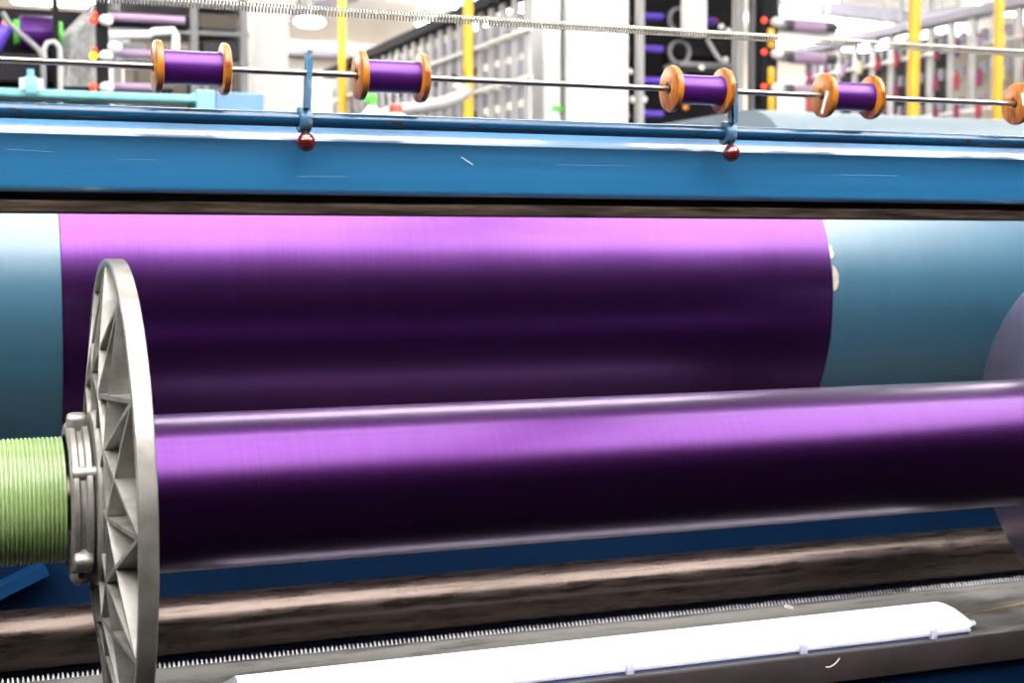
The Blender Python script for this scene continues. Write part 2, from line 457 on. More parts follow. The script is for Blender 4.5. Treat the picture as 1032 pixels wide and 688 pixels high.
origin[spools[3].name] = Vector((sx[3], RY, RZ-.042)); origin[spools[4].name] = Vector((sx[4], RY, RZ-.042))
def end_strip(sp, x, a0, r0, a1, r1, w):
    p0 = Vector((x, RY-r0*math.cos(a0), RZ+r0*math.sin(a0))); p1 = Vector((x, RY-r1*math.cos(a1), RZ+r1*math.sin(a1)))
    d = (p1-p0).normalized(); n = Vector((0, -d.z, d.y))*w
    e = Vector((-.0008, 0, 0)); f = Vector((.0012, 0, 0))
    MB().hexa([p0-n+f, p0+n+f, p1+n+f, p1-n+f, p0-n+e, p0+n+e, p1+n+e, p1-n+e]).build('paper_strip', 'paper', sp, 0)['label'] = 'white paper strip glued to the spool end'
end_strip(spools[3], sx[3]-.0600, math.radians(-86), .034, math.radians(14), .023, .0035)
end_strip(spools[4], sx[4]-.0600, math.radians(-10), .030, math.radians(40), .030, .0030)

# ------------------------------------------------------------------ long coil spring
def spring(x0, x1, y, z, R_, pitch, r):
    n = int((x1-x0)/pitch); seg = 9
    pts = [(x0+pitch*i/seg, y+R_*math.cos(2*PI*i/seg), z+R_*math.sin(2*PI*i/seg)) for i in range(n*seg)]
    return MB().tube(pts, r, 4)
mb = spring(XL+.05, XR-.05, 2.50, 1.8045, .0072, .0058, .0015)
tag(mb.build('coil_spring', 'spring'), 'long thin steel coil spring stretched above the wooden spools', 'spring')

# ------------------------------------------------------------------ warp beam in front
BY, BZ, BR = 2.29, 1.018, .1225
FR = .363
t = thing('warp_beam', 'warp beam of glossy purple yarn between two cast aluminium flanges', 'warp beam', (1.2, BY, BZ-FR))
MB().cyl((0, BY, BZ), BR, .2545, 2.152, 'X', 160).build('yarn_roll', 'yarn', t)['label'] = 'glossy purple yarn wound on the beam'
MB().cyl((0, BY, BZ), .045, XL+.04, XR-.045, 'X', 40).build('shaft', 'rod', t)
# left flange: thin web on the yarn side, machined rim, ribs open to the left
fl = MB().lathe([(.2475, .05), (.2475, FR-.006), (.2545, FR-.006), (.2545, .05)], (0, BY, BZ), 'X', 160, closed=True).build('flange', 'alu', t)
fl['label'] = 'cast aluminium flange with ribbed outer face'
MB().lathe([(.2300, FR-.012), (.2292, FR-.010), (.2292, FR-.002), (.2310, FR), (.2540, FR), (.2558, FR-.0015), (.2558, FR-.010), (.2540, FR-.012)],
           (0, BY, BZ), 'X', 200, closed=True).build('rim', 'alur', fl, 30)
RI = .190
MB().lathe([(.2010, .100), (.1995, .108), (.2030, .130), (.2080, .134), (.2480, .134), (.2480, .100)], (0, BY, BZ), 'X', 96, closed=True).build('hub', 'alu', fl, 30)
def fx(r):  # free edge of the ribs: rises from the rim towards the hub
    return .2300 - .0240*max(0, (FR-.010-r))/(FR-.010-RI) if r > RI else .2060
def pt(r, th, x): return Vector((x, BY-r*math.cos(th), BZ+r*math.sin(th)))
def rib(r0, t0, r1, t1, w=.0034):
    mb = MB(); bm = mb.bm; n = 6; prev = None
    a = pt(r0, t0, 0); b = pt(r1, t1, 0); d = (b-a).normalized(); nn = Vector((0, -d.z, d.y))*w
    for i in range(n+1):
        p = a.lerp(b, i/n); r = math.hypot(p.y-BY, p.z-BZ); x = fx(r)
        k = [p-nn*1.5, p+nn*1.5, p+nn, p-nn]
        cur = [bm.verts.new((.249, k[0].y, k[0].z)), bm.verts.new((.249, k[1].y, k[1].z)),
               bm.verts.new((x, k[2].y, k[2].z)), bm.verts.new((x, k[3].y, k[3].z))]
        if prev:
            for q in range(4):
                bm.faces.new((prev[q], prev[(q+1) % 4], cur[(q+1) % 4], cur[q]))
        else: bm.faces.new(cur[::-1])
        prev = cur
    bm.faces.new(prev)
    return mb.build('rib', 'alu', fl, 0)
NR = 12; ST = 2*PI/NR; RO = FR-.011
for k in range(NR):
    a = k*ST
    rib(RI, a, RO, a)
    rib(RI, a, RO, a+ST); rib(RI, a+ST, RO, a)
    rib(.131, a, RI, a)
    rib(RI, a, RI, a+ST)
# right flange, seen from its inner side
fr = MB().lathe([(2.152, .05), (2.152, FR-.004), (2.154, FR), (2.176, FR), (2.178, FR-.004), (2.178, .05)], (0, BY, BZ), 'X', 160, closed=True).build('flange', 'lavdisc', t, 30)
fr['label'] = 'smooth grey violet inner face of the right flange'
# collar between flange and grooved drum
cl = MB().lathe([(.166, .098), (.166, .112), (.170, .117), (.177, .117), (.180, .112), (.186, .112), (.189, .119), (.196, .119), (.1995, .113), (.1995, .098)],
                (0, BY, BZ), 'X', 96, closed=True).build('collar', 'alu', t, 25)
for ang in (80, 200, 320):
    a = math.radians(ang)
    p = pt(.117, a, .1825)
    lm = MB().box((0, 0, 0), (.030, .034, .030), .008, 3, Matrix.Rotation(-a, 3, 'X'))
    bmesh.ops.translate(lm.bm, vec=p, verts=lm.bm.verts)
    lm.build('lug', 'alu', cl)
for ang in (28, -68, -20.):
    a = math.radians(ang)
    p = pt(.110, a, 0)
    if ang == 28:
        MB().cyl((0, p.y, p.z), .011, .168, .222, 'X', 20, .003).build('bolt_boss', 'alu', cl)
    elif ang == -68:
        lm = MB().ball((.1815, p.y-.006, p.z-.004), .018, 20, (.9, .8, 1)); lm.build('lug', 'alu', cl)
        MB().cyl((.1815, 0, p.z-.004), .0045, p.y-.0215, p.y-.010, 'Y', 16).build('bolt_hole', 'black', cl)
# pale green grooved drum
prof = [(XL+.30, .05)]
pitch = .0062; x = XL+.30
while x < .166-pitch:
    prof += [(x+.0004, .0922), (x+pitch*.3, .0950), (x+pitch*.7, .0950), (x+pitch-.0004, .0922)]
    x += pitch
prof += [(x, .05)]
MB().lathe(prof, (0, BY, BZ), 'X', 96).build('grooved_drum', 'green', t, 25)['label'] = 'pale green finely grooved drum'

# ------------------------------------------------------------------ steel roller
t = thing('steel_roller', 'long tarnished brown steel roller low behind the purple warp beam', 'roller', (1.2, 2.75, .6315))
MB().cyl((0, 2.75, .688), .0565, XL+.12, XR-.12, 'X', 96, .003).build('roller_body', 'roller', t)
MB().cyl((0, 2.75, .688), .022, XL+.04, XR-.045, 'X', 24).build('shaft', 'rod', t)

# ------------------------------------------------------------------ blue apron behind the roller
t = thing('machine_apron', 'dark blue sheet metal apron under the warping drum behind the roller', 'machine panel', (1.2, 3.0, 0))
MB().span(XL+.10, XR-.10, 2.985, 3.01, 0, .865, .004).build('apron_sheet', 'navy', t)
MB().span(XL+.10, XR-.10, 2.97, 3.025, .855, .88, .006).build('top_flange', 'navy', t)
p0 = Vector((at(-60, 628, 2.93)[0], 2.93, at(-60, 628, 2.93)[1])); p1 = Vector((at(47, 574, 2.93)[0], 2.93, at(47, 574, 2.93)[1]))
mb = MB(); d = (p1-p0).normalized(); n = Vector((-d.z, 0, d.x))*.012; e = Vector((0, .055, 0))
mb.hexa([p0-n, p1-n, p1+n, p0+n, p0-n+e, p1-n+e, p1+n+e, p0+n+e]).build('diagonal_brace', 'strut', t, 0)['label'] = 'brighter blue diagonal brace'

# ------------------------------------------------------------------ sheet-metal tray with comb, lamp, threads
t = thing('sheet_metal_tray', 'dirty grey sheet metal tray under the warp beam', 'tray', (1.2, 2.7, 0))
MB().span(XL+.10, XR-.10, 2.412, 3.040, .590, .600, .002).build('tray_top', 'plate', t)
MB().span(XL+.10, XR-.10, 2.404, 2.416, .545, .601, .003).build('front_lip', 'lip', t)['label'] = 'brown grey front lip of the tray'
MB().span(XL+.10, XR-.10, 2.425, 2.445, -.02, .592, .003).build('front_panel', 'navy', t)['label'] = 'dark blue panel below the lip'
tray = t
t = thing('steel_comb', 'long fine toothed steel comb strip lying along the tray behind the lamp', 'comb', (1.2, 2.83, .600))
MB().span(XL+.06, XR-.06, 2.7785, 3.030, .600, .604, .001).build('dark_strip', 'lip', t, 0)  # dark strip on the tray behind the teeth
mb = MB(); x = XL+.08
while x < XR-.08:
    hgt = .0085+rnd.uniform(-.001, .001); w = .0021; l = rnd.uniform(-.0008, .0008)
    mb.hexa([(x-w, 2.776, .6), (x+w, 2.776, .6), (x+w, 2.7795, .6), (x-w, 2.7795, .6),
             (x-w*.6+l, 2.782, .6+hgt), (x+w*.6+l, 2.782, .6+hgt), (x+w*.6+l, 2.784, .6+hgt), (x-w*.6+l, 2.784, .6+hgt)])
    x += .0086
tag(mb.build('comb_teeth', 'comb', t, 0), kind='stuff')

# linear lamp
LX0, LX1, LY0, LY1 = .39, 1.920, 2.420, 2.500
comb = t
t = thing('linear_lamp', 'long lit white fluorescent work lamp lying on the tray', 'lamp', (1.2, 2.46, .600))
MB().span(LX0+.01, LX1-.012, LY0+.004, LY1-.004, .6002, .6075, .001).build('lamp_base', 'lampdark', t)['label'] = 'dark blue grey base of the lamp'
MB().span(LX0+.01, LX1-.012, LY0, LY1, .6075, .6145, .002).build('base_rim', 'lampbody', t)['label'] = 'pale lavender rim of the lamp base'
poly = [(LY0+.002, .6145), (LY0+.002, .628)]
for k in range(9):
    a = math.radians(180-180*k/8); poly.append(((LY0+LY1)/2+.038*math.cos(a), .634+.029*max(0, math.sin(a))**.8))
poly += [(LY1-.002, .628), (LY1-.002, .6145)]
def loft(secs):
    mb = MB(); bm = mb.bm; rings = []
    for x, sc, zs in secs:
        rings.append([bm.verts.new((x, (LY0+LY1)/2+(y-(LY0+LY1)/2)*sc, .6145+(z-.6145)*zs)) for y, z in poly])
    n = len(poly)
    for A, B in zip(rings, rings[1:]):
        for k in range(n):
            j = (k+1) % n; bm.faces.new((A[k], A[j], B[j], B[k]))
    bm.faces.new(rings[0]); bm.faces.new(rings[-1][::-1])
    return mb
loft([(LX0+.05, 1, 1), (LX1-.058, .99, .98)]).build('diffuser', 'lampglow', t, 40)['label'] = 'glowing white diffuser'
loft([(LX1-.058, .99, .98), (LX1-.045, .96, .90), (LX1-.030, .90, .74), (LX1-.014, .82, .50), (LX1-.004, .74, .32), (LX1, .68, .22)]).build('end_cap', 'lampcap', t, 50)
loft([(LX0, .68, .22), (LX0+.004, .74, .32), (LX0+.014, .82, .5), (LX0+.03, .92, .8), (LX0+.05, 1, 1)]).build('end_cap', 'lampend', t, 50)
MB().lathe([(LX1-.008, .011), (LX1+.004, .010), (LX1+.008, .0075), (LX1+.020, .0065), (LX1+.021, .004)], (0, LY0+.032, .6145), 'X', 20).build('cable_gland', 'lampend', t)
for cx in (.605, 1.148, 1.515, 1.815):
    MB().span(cx-.008, cx+.008, LY0-.005, LY0+.003, .6025, .622, .002).build('clip', 'lampbody', t)
    MB().span(cx-.011, cx+.011, LY0-.004, LY0+.002, .618, .6225, .0015).build('clip', 'lampbody', t)

# stray threads
lampt = t
th1 = tag(MB().tube([(1.76, 2.52, .6012), (1.90, 2.545, .6010), (2.05, 2.565, .6014), (2.30, 2.62, .6010), (2.55, 2.67, .601)], .0011, 6).build('thread_strand', 'yellow'),
    'yellow thread lying on the tray right of the lamp', 'thread')
def loop(cx, cy, cz, r, n, turn, ax, ay):
    return [(cx+ax*r*math.cos(turn*k/n), cy+ay*r*.6*math.sin(turn*k/n), cz+.0006*k/n) for k in range(n+1)]
th2 = tag(MB().tube(loop(1.69, 2.750, .601, .010, 14, 5.6, .7, 2.2), .0009, 5).build('thread_strand', 'white_thread'), 'small white thread loop hanging at the comb', 'thread')
xz = at(840, 668, 2.3415)
th3 = tag(MB().tube([(xz[0]+dx, 2.4032, xz[1]+dz-.02) for dx, dz in ((-.016, -.006), (-.008, -.007), (.002, -.003), (.009, .002), (.014, .008))], .0010, 6).build('thread_strand', 'white_thread'),
    'curled white thread scrap stuck to the front lip of the tray', 'thread')

for o in (tray, comb, lampt, th1, th2, th3):
    o.location.y -= .061; o.location.z += .0204 if o is comb else .02

# ================================================================== background
exec_bg = True
def bx(mb, u0, u1, v0, v1, Y, d=.1, bev=0.):
    "box whose front covers the photograph's rectangle at distance Y"
    x0, z1 = at(u0, v0, Y); x1, z0 = at(u1, v1, Y)
    return mb.span(x0, x1, Y, Y+d, z0, z1, bev)
def post(name, u0, u1, Y, m, lab, cat, depth=None, top=4.0, group=None, bottom=0.):
    x0, _ = at(u0, 60, Y); x1, _ = at(u1, 60, Y); d = depth or abs(x1-x0)
    return tag(MB().span(x0, x1, Y, Y+d, bottom, top, .004).build(name, m, None, 0), lab, cat, group)

# columns
post('column', 256, 291, 8.0, 'white', 'narrow white column behind the first spools', 'column', .25)
t = thing('column', 'broad white column between the grey creel and the purple packages', 'column', (*[at(592, 60, 7.0)[0]], 7.15, 0))
x0 = at(550, 60, 7.0)[0]; xa = at(568, 60, 7.0)[0]; xb = at(571.5, 60, 7.0)[0]; x1 = at(634, 60, 7.0)[0]
MB().span(xb, x1, 7.0, 7.35, 0, 4.0, .01).build('shaft', 'white', t, 0)
MB().span(x0, xa, 7.03, 7.33, 0, 4.0, .01).build('cable_duct', 'white', t, 0)
MB().span(xa-.002, xb+.002, 7.06, 7.30, at(0, 95, 7)[1], 4.0).build('gap_strip', 'dgrey', t, 0)
xz = at(563, 109, 7.02); MB().span(xz[0]-.03, xz[0]+.03, 7.02, 7.035, xz[1]-.012, xz[1]+.012).build('sticker', 'leaf', t, 0)['label'] = 'faded green sticker'
# yellow posts
for u0, u1, Y, lab in ((341, 349, 9.5, 'thin yellow post left of the grey creel'),
                       (467, 477, 6.6, 'yellow post standing in front of the grey creel'),
                       (916, 926, 6.3, 'yellow post before the red packages, left one of the right pair'),
                       (1002, 1010, 6.6, 'yellow post before the red packages, right one of the right pair')):
    x0, x1 = at(u0, 60, Y)[0], at(u1, 60, Y)[0]
    t = thing('yellow_post', lab, 'post', ((x0+x1)/2, Y, 0), 'yellow posts among the creels')
    r = (x1-x0)/2; xc = (x0+x1)/2
    MB().cyl((xc, Y, 0), r, .02, 4.0, 'Z', 20).build('shaft', 'postyellow', t)
    MB().cyl((xc, Y, 0), r*2, 0, .02, 'Z', 20).build('base_plate', 'grey', t)

# ---- left winding machine
Y = 6.0
t = thing('winding_machine', 'dark winding machine with grey fabric cover at the far left', 'machine', (at(45, 60, Y)[0], Y+.3, 0))
bx(MB(), -60, 100, 4, 84, Y+.30, .5).build('back_panel', 'dgrey', t, 0)
x0, z0 = at(-60, 84, Y); x1, _ = at(100, 84, Y)
MB().span(x0, x1, Y+.05, Y+.8, 0, z0, .01).build('cabinet', 'dgrey', t, 0)
bx(MB(), -60, 42, 50, 84, Y+.10, .2, .01).build('control_box', 'dgrey', t, 0)
# fabric cover with folds
mb = MB(); bm = mb.bm; G = []
for i in range(14):
    row = []
    for j in range(12):
        f = j/11; v = 3+84*i/13; ul = 92-30*min(1, i/5); u = ul+(99-ul)*f
        yy = Y+.265+.02*math.sin(f*9+i*.3); x, z = at(u, v, yy); row.append((x, yy, z))
    G.append(row)
for dy in (0, .004):
    g = [[bm.verts.new((p[0], p[1]+dy, p[2])) for p in r] for r in G]
    for i in range(13):
        for j in range(11): bm.faces.new((g[i][j], g[i][j+1], g[i+1][j+1], g[i+1][j]))
mb.build('fabric_cover', 'mesh', t)['label'] = 'grey fabric cover'
for u0, u1, Yp in ((54, 60, Y+.05), (98, 110, Y)):
    xa, xb = at(u0, 60, Yp)[0], at(u1, 60, Yp)[0]
    MB().span(xa, xb, Yp, Yp+.05, 0, 2.9, .004).build('post', 'black', t, 0)
for v, m in ((20, 'glow_r'), (56, 'glow_y'), (87, 'glow_r')):
    x, z = at(94.5, v, Y-.02); MB().ball((x, Y-.005, z), .016, 16).build('signal_lamp', m, t)
for v in (18, 54): 
    x, z = at(94.5, v-2, Y-.02); MB().ball((x+.004, Y-.012, z+.008), .010, 12).build('signal_lamp', 'glow_r', t)
for u, v in ((107, 20), (107, 56), (116, 47), (108, 88)):
    x, z = at(u, v, Y-.03); MB().ball((x, Y-.025, z), .026, 16, (1.1, 1, .85)).build('yarn_guide_pot', 'white', t)
for v, u0, u1 in ((17, 118, 186), (53, 122, 156), (87, 118, 158)):
    xa, z = at(u0, v, Y+.1); xb, _ = at(u1, v, Y+.1)
    MB().cyl((0, Y+.1, z), .016, xa-.06, xb, 'X', 16).build('lilac_roll', 'lilac', t)
for v0, v1, u1 in ((10, 29, 192), (88, 92, 175)):
    bx(MB(), 110, u1, v0, v1, Y+.14, .08, .01).build('crossbar', 'dgrey', t, 0)
# pale pipe with a bend
pts = [at(u, v, Y-.02) for u, v in ((110, 35), (151, 35), (154, 32), (175, 31), (177, 36), (177, 50))]
MB().tube([(p[0], Y-.02, p[1]) for p in pts], .016, 12).build('pale_pipe', 'white', t)
pts = [at(u, v, Y-.05) for u, v in ((2, 12), (8, 22), (18, 32), (30, 42), (38, 49), (43, 58), (44, 84), (44, 110))]
MB().tube([(p[0], Y-.05, p[1]) for p in pts], .011, 10).build('hose', 'grey', t)
pts = [at(u, v, Y-.05) for u, v in ((45, 60), (44, 50), (48, 43), (55, 42), (60, 48), (61, 62), (61, 84), (61, 110))]
MB().tube([(p[0], Y-.05, p[1]) for p in pts], .011, 10).build('hose', 'lgrey', t)
# package on the machine
def package(xc, Yc, zc, r, L, m, capm, lab, cat='yarn package', name='yarn_package', group=None, caps=(1, -1)):
    t = thing(name, lab, cat, (xc, Yc, zc-r), group)
    MB().cyl((xc, Yc, zc), r, -L/2, L/2, 'X', 28, r*.12).build('yarn_winding', m, t)
    for s in caps:
        MB().cyl((xc+s*(L/2+.008), Yc, zc), r*.75, -.012, .012, 'X', 20, .003).build('end_cap', capm, t)
    return t
x, z = at(40, 30, Y+.10)
package(x, Y+.2, z, .068, .145, 'thread', 'leaf', 'dark purple yarn package with green ends at the far left')
x, z = at(8, 32, Y+.15)
t2 = package(x, Y+.2, z, .030, .10, 'vpack', 'orange', 'small violet bobbin with orange ends at the left picture edge', name='yarn_bobbin')
t2.rotation_euler = (0, math.radians(-62), 0)

# teal guard and blue box
Y = 5.4
t = thing('machine_guard', 'pale teal machine guard low behind the first spool', 'machine guard', (at(100, 90, Y)[0], Y+.1, 0))
bx(MB(), -60, 200, 86, 103, Y, .2, .008).build('guard_rail', 'teal', t, 0)
bx(MB(), -60, 199, 103.5, 113, Y+.012, .17).build('skirt', 'lgrey', t, 0)['label'] = 'pale grey skirt below the teal rail'
bx(MB(), 198, 217, 90, 112, Y-.01, .22, .008).build('end_cap', 'teal', t, 0)
x0, x1 = at(-60, 90, Y)[0], at(217, 90, Y)[0]; zz = at(0, 112, Y)[1]
MB().span(x0, x1, Y+.02, Y+.18, 0, zz+.01).build('pedestal', 'lgrey', t, 0)
x, z = at(31, 86, Y)
mb = MB().span(x-.022, x+.022, Y-.02, Y+.04, z-.03, z+.03, .006); mb.cyl((x, Y, 0), .012, z+.02, z+.055, 'Z', 12)
mb.build('latch', 'teal', t)
for dx in (-.03, .03):
    MB().cyl((x+dx, Y-.015, 0), .009, z-.015, z+.022, 'Z', 10).build('latch_pin', 'white', t)
x0, z1 = at(217, 92, 6.2); x1, _ = at(266, 92, 6.2)
tag(MB().span(x0, x1, 6.2, 6.5, 0, z1, .012).build('cabinet', 'pblue'), 'light blue cabinet top just right of the teal guard', 'cabinet')

# back wall furniture left of centre: white ledge, grey beam, lamp
x0, z0 = at(291, 40, 12.); x1, z1 = at(404, 40, 12.)
struct(MB().span(x0-2.2, x1, 12.0, 12.15, 0, z0).build('wall_partition', 'cream', None, 0))
xb = at(352, 40, 11.9)[0]
tag(MB().span(x0-2.2, xb, 11.85, 12.01, at(0, 41, 11.9)[1], at(0, 35, 11.9)[1]).build('steel_beam', 'beam', None, 0), 'grey violet beam along the cream partition', 'beam')
x, z = at(312, 22, 11.6)
t = thing('hall_lamp', 'small glowing lamp above the cream partition', 'lamp', (x, 11.6, z-.05))
MB().ball((x, 11.6, z), .11, 16, (1.15, .8, .4)).build('glass_bowl', 'rowlamp', t)
MB().cyl((x, 11.6, 0), .012, z, 4.0, 'Z', 8).build('hanger', 'grey', t)
# beige stores behind the left machine
for u0, u1, v0, Yb, m, lab in ((132, 205, 38, 9.0, 'stores', 'beige carton stack left of the white column'), (205, 232, 24, 9.2, 'lgrey', 'grey cabinet behind the first spool'), (234, 256, 14, 9.4, 'stores', 'tall beige cabinet beside the white column')):
    x0, z1 = at(u0, v0, Yb); x1, _ = at(u1, v0, Yb)
    t = thing('storage_cabinet', lab, 'cabinet', ((x0+x1)/2, Yb+.2, 0))
    MB().span(x0, x1, Yb, Yb+.4, 0, z1, .015).build('body', m, t, 0)
    MB().span(x0+.03, x1-.03, Yb-.02, Yb+.01, z1-.55, z1-.04, .008).build('door', 'stores', t, 0)
    MB().span(x1-.10, x1-.075, Yb-.045, Yb-.015, z1-.36, z1-.22, .004).build('handle', 'dgrey', t, 0)

t = thing('storage_rack', 'grey steel rack with grey ducts behind the first spool', 'rack', (at(180, 30, 7.6)[0], 7.7, 0))
for u in (118, 196, 246):
    x, _ = at(u, 30, 7.6); MB().span(x-.02, x+.02, 7.6, 7.64, 0, 2.85, .004).build('upright', 'grey', t, 0)
for v0, v1 in ((2, 5), (30, 33), (60, 64)):
    x0, z1 = at(112, v0, 7.6); x1, z0 = at(252, v1, 7.6)
    MB().span(x0, x1, 7.61, 7.95, z0, z1, .004).build('shelf_board', 'grey', t, 0)
for u0, u1, v0, v1, m in ((122, 160, 16, 30, 'panelgrey'), (164, 192, 20, 30, 'grey'), (200, 240, 12, 30, 'stores'), (120, 148, 42, 60, 'grey'), (204, 242, 40, 60, 'panelgrey')):
    x0, z1 = at(u0, v0, 7.66); x1, z0 = at(u1, v1, 7.66)
    MB().span(x0, x1, 7.66, 7.9, z0-.004, z1, .01).build('storage_bin', m, t, 0)

# ---- grey creel (middle), runs away from the camera
def creel(name, X, Y0, Y1, step, ztop, lab, mpost, rows, mtop, dirx=1):
    t = thing(name, lab, 'creel', (X, (Y0+Y1)/2, 0))
    n = int((Y1-Y0)/step)
    for k in range(n+1):
        y = Y0+k*step
        MB().span(X, X+.022*dirx, y-.032, y+.032, 0, ztop, .006).build('upright', mpost, t, 0)
        for q in rows:
            MB().cyl((X+.015*dirx, y+step*.5, 0), .024, q-.035, q+.035, 'Z', 10).build('bobbin_holder', 'beam', t)
    MB().span(X-.03*dirx, X+.10*dirx, Y0-.2, Y1+.2, ztop, ztop+.06, .006).build('top_rail', mtop, t, 0)
    for q in rows[::2]:
        MB().cyl((X-.012*dirx, 0, q-.06), .011, Y0-.1, Y1+.1, 'Y', 12).build('cross_rail', 'white', t)
    MB().span(X+.12*dirx, X+.16*dirx, Y0+1.0, Y1+.2, 0, ztop-.05).build('back_panel', 'panelgrey', t, 0)
    return t
creel('yarn_creel', 2.56, 6.4, 10.0, .16, 2.58, 'grey creel frame of many uprights receding behind the yellow post', 'lgrey', [1.8+.11*k for k in range(7)], 'dgrey')
# curved pale duct in front of the grey creel
pts = [at(u, v, 6.2) for u, v in ((396, 112), (420, 108), (445, 104), (460, 99), (470, 93))]
tag(MB().tube([(pts[0][0]-.06, 6.2, 0), (pts[0][0]-.06, 6.2, pts[0][1]-.06), (pts[0][0]-.04, 6.2, pts[0][1]-.015)]+[(p[0], 6.2, p[1]) for p in pts]+[(at(472, 85, 6.2)[0], 6.35, at(472, 85, 6.2)[1])], .028, 14).build('air_duct', 'lgrey'), 'pale grey air duct bending upward before the grey creel', 'duct')

# bottles on a hidden cabinet top
Y = 4.3
zt = at(0, 114, Y)[1]
x0, x1 = at(330, 110, Y)[0], at(450, 110, Y)[0]
t = thing('tool_cabinet', 'grey tool cabinet hidden behind the rail under the two bottles', 'cabinet', ((x0+x1)/2, Y+.1, 0))
MB().span(x0, x1, Y-.15, Y+.35, 0, zt, .01).build('body', 'lgrey', t, 0)
MB().span(x0+.02, x1-.02, Y-.165, Y-.14, .1, zt-.05, .004).build('door', 'grey', t, 0)
x, _ = at(375, 110, Y)
t = thing('spray_bottle', 'white spray bottle with green head under the second spool', 'bottle', (x, Y, zt))
MB().lathe([(zt, .030), (zt+.004, .033), (zt+.030, .033), (zt+.045, .024), (zt+.055, .013), (zt+.060, .013)], (x, Y, 0), 'Z', 24).build('bottle_body', 'white', t)
mb = MB().cyl((x, Y, 0), .014, zt+.058, zt+.072, 'Z', 16, .002); mb.span(x-.040, x+.014, Y-.012, Y+.012, zt+.070, zt+.094, .005)
mb.build('spray_head', 'leaf', t)
x, _ = at(399, 110, Y)
t = thing('bottle', 'white bottle with round red cap right of the spray bottle', 'bottle', (x, Y, zt))
MB().lathe([(zt, .036), (zt+.004, .040), (zt+.020, .040), (zt+.034, .026), (zt+.038, .016), (zt+.042, .016)], (x, Y, 0), 'Z', 24).build('bottle_body', 'white', t)
MB().lathe([(zt+.040, .020), (zt+.058, .019), (zt+.064, .012)], (x, Y, 0), 'Z', 20).build('cap', 'capred', t)

# ---- package creel right of the broad column
Y = 7.2
xa = at(634, 60, Y+.3)[0]; xb = at(742, 60, Y+.3)[0]
t = thing('package_creel', 'black creel holding violet packages right of the broad column', 'creel', ((xa+xb)/2, Y+.4, 0))
MB().span(xa-.05, xb, Y+.34, Y+.5, 0, 3.2, .01).build('back_panel', 'black', t, 0)
for u0, u1, m, top in ((642, 648, 'lgrey', 3.2), (741, 748, 'lgrey', 3.2), (756, 765, 'grey', 3.2)):
    p, q = at(u0, 60, Y)[0], at(u1, 60, Y)[0]
    MB().span(p, q, Y-.02, Y+.03, 0, top, .004).build('upright', m, t, 0)
bx(MB(), 684, 742, 61, 70, Y+.05, .2, .01).build('shelf_rail', 'grey', t, 0)
bx(MB(), 688, 735, 40, 60, Y+.10, .2, .02).build('motor_box', 'dgrey', t, 0)
bx(MB(), 691, 713, -30, 37, Y-.05, .06, .01).build('white_cover', 'white', t, 0)
for v in (12, 45, 78):
    x, z = at(683, v+8, Y+.1)
    MB().lathe([(-.01, .052), (.01, .052), (.01, .070), (-.01, .070)], (x, Y+.08, z), 'Y', 28, closed=True).build('ring_guide', 'grey', t)
for u, v in ((728, 27), (732, 60), (708, 68), (735, 31), (636, 72), (650, 100), (638, 100)):
    x, z = at(u, v, Y-.02); MB().ball((x, Y-.01, z), .018, 14).build('yarn_guide', 'white', t)
x, z = at(708, 105, Y+.1); MB().ball((x, Y+.3, z), .02, 14).build('signal_lamp', 'orange', t)
pts = [at(u, v, Y) for u, v in ((714, 38), (722, 52), (730, 64))]
MB().tube([(p[0], Y+.02, p[1]) for p in pts], .012, 10).build('bracket_arm', 'lgrey', t)
G = 'violet packages on the black creel'
for v, ord_ in ((14, 'topmost'), (47, 'second from top'), (79, 'third from top'), (113, 'lowest')):
    x, z = at(664, v, Y)
    package(x, Y+.1, z, .020, .145, 'vpack', 'black', 'slim violet yarn package beside the broad column, %s of its four' % ord_, group=G)
    x, z = at(637, v+1, Y)
    package(x, Y+.12, z, .020, .05, 'vpack', 'magpack', 'short violet package end against the broad column, %s of its four' % ord_, group=G)
for v, lab in ((18, 'violet package with red cap beside the white cover'), (51, 'violet package with red cap below the white cover')):
    x, z = at(724, v, Y)
    package(x, Y+.125, z, .020, .085, 'vpack', 'redpack', lab, group=G, caps=(1,))

# black post with yellow bars and signal lamps
x0, x1 = at(768, 60, 7.0)[0], at(784, 60, 7.0)[0]
t = thing('signal_post', 'black machine post with yellow bars, red lamps and white pots', 'machine post', ((x0+x1)/2, 7.03, 0))
MB().span(x0, x1, 7.0, 7.08, 0, 3.3, .006).build('post', 'black', t, 0)
for v0, v1 in ((28, 48), (67, 85), (96, 117)):
    bx(MB(), 775, 781, v0, v1, 6.985, .03, .006).build('yellow_bar', 'postyellow', t)
for v in (20, 52, 87, 120):
    x, z = at(771.5, v, 6.98); MB().ball((x, 6.995, z), .016, 16).build('signal_lamp', 'glow_r', t)
    x, z = at(783.5, v+2, 6.98); MB().ball((x, 6.985, z), .036, 18, (1, 1, .8)).build('yarn_guide_pot', 'white', t)
# grey upright that carries the winding rollers
xa = at(789, 25, 7.3)[0]
t = thing('winding_stand', 'grey upright with violet winding rollers right beside the signal post', 'machine post', (xa-.08, 7.3, 0))
MB().span(xa-.10, xa-.055, 7.27, 7.33, 0, 3.2, .004).build('upright', 'grey', t, 0)
for v in (25, 57, 90):
    xr, z = at(789, v, 7.3); xb, _ = at(842, v, 7.3)
    rl = MB().cyl((0, 7.3, z), .030, xr, xb, 'X', 20, .004).build('winding_roller', 'droll', t)
    MB().cyl((0, 7.3, z-.004), .034, xr+.06, xb-.08, 'X', 20, .004).build('lilac_winding', 'lilac', rl)
    MB().span(xr-.055, xr+.01, 7.27, 7.33, z-.025, z+.025, .005).build('bracket', 'grey', t, 0)

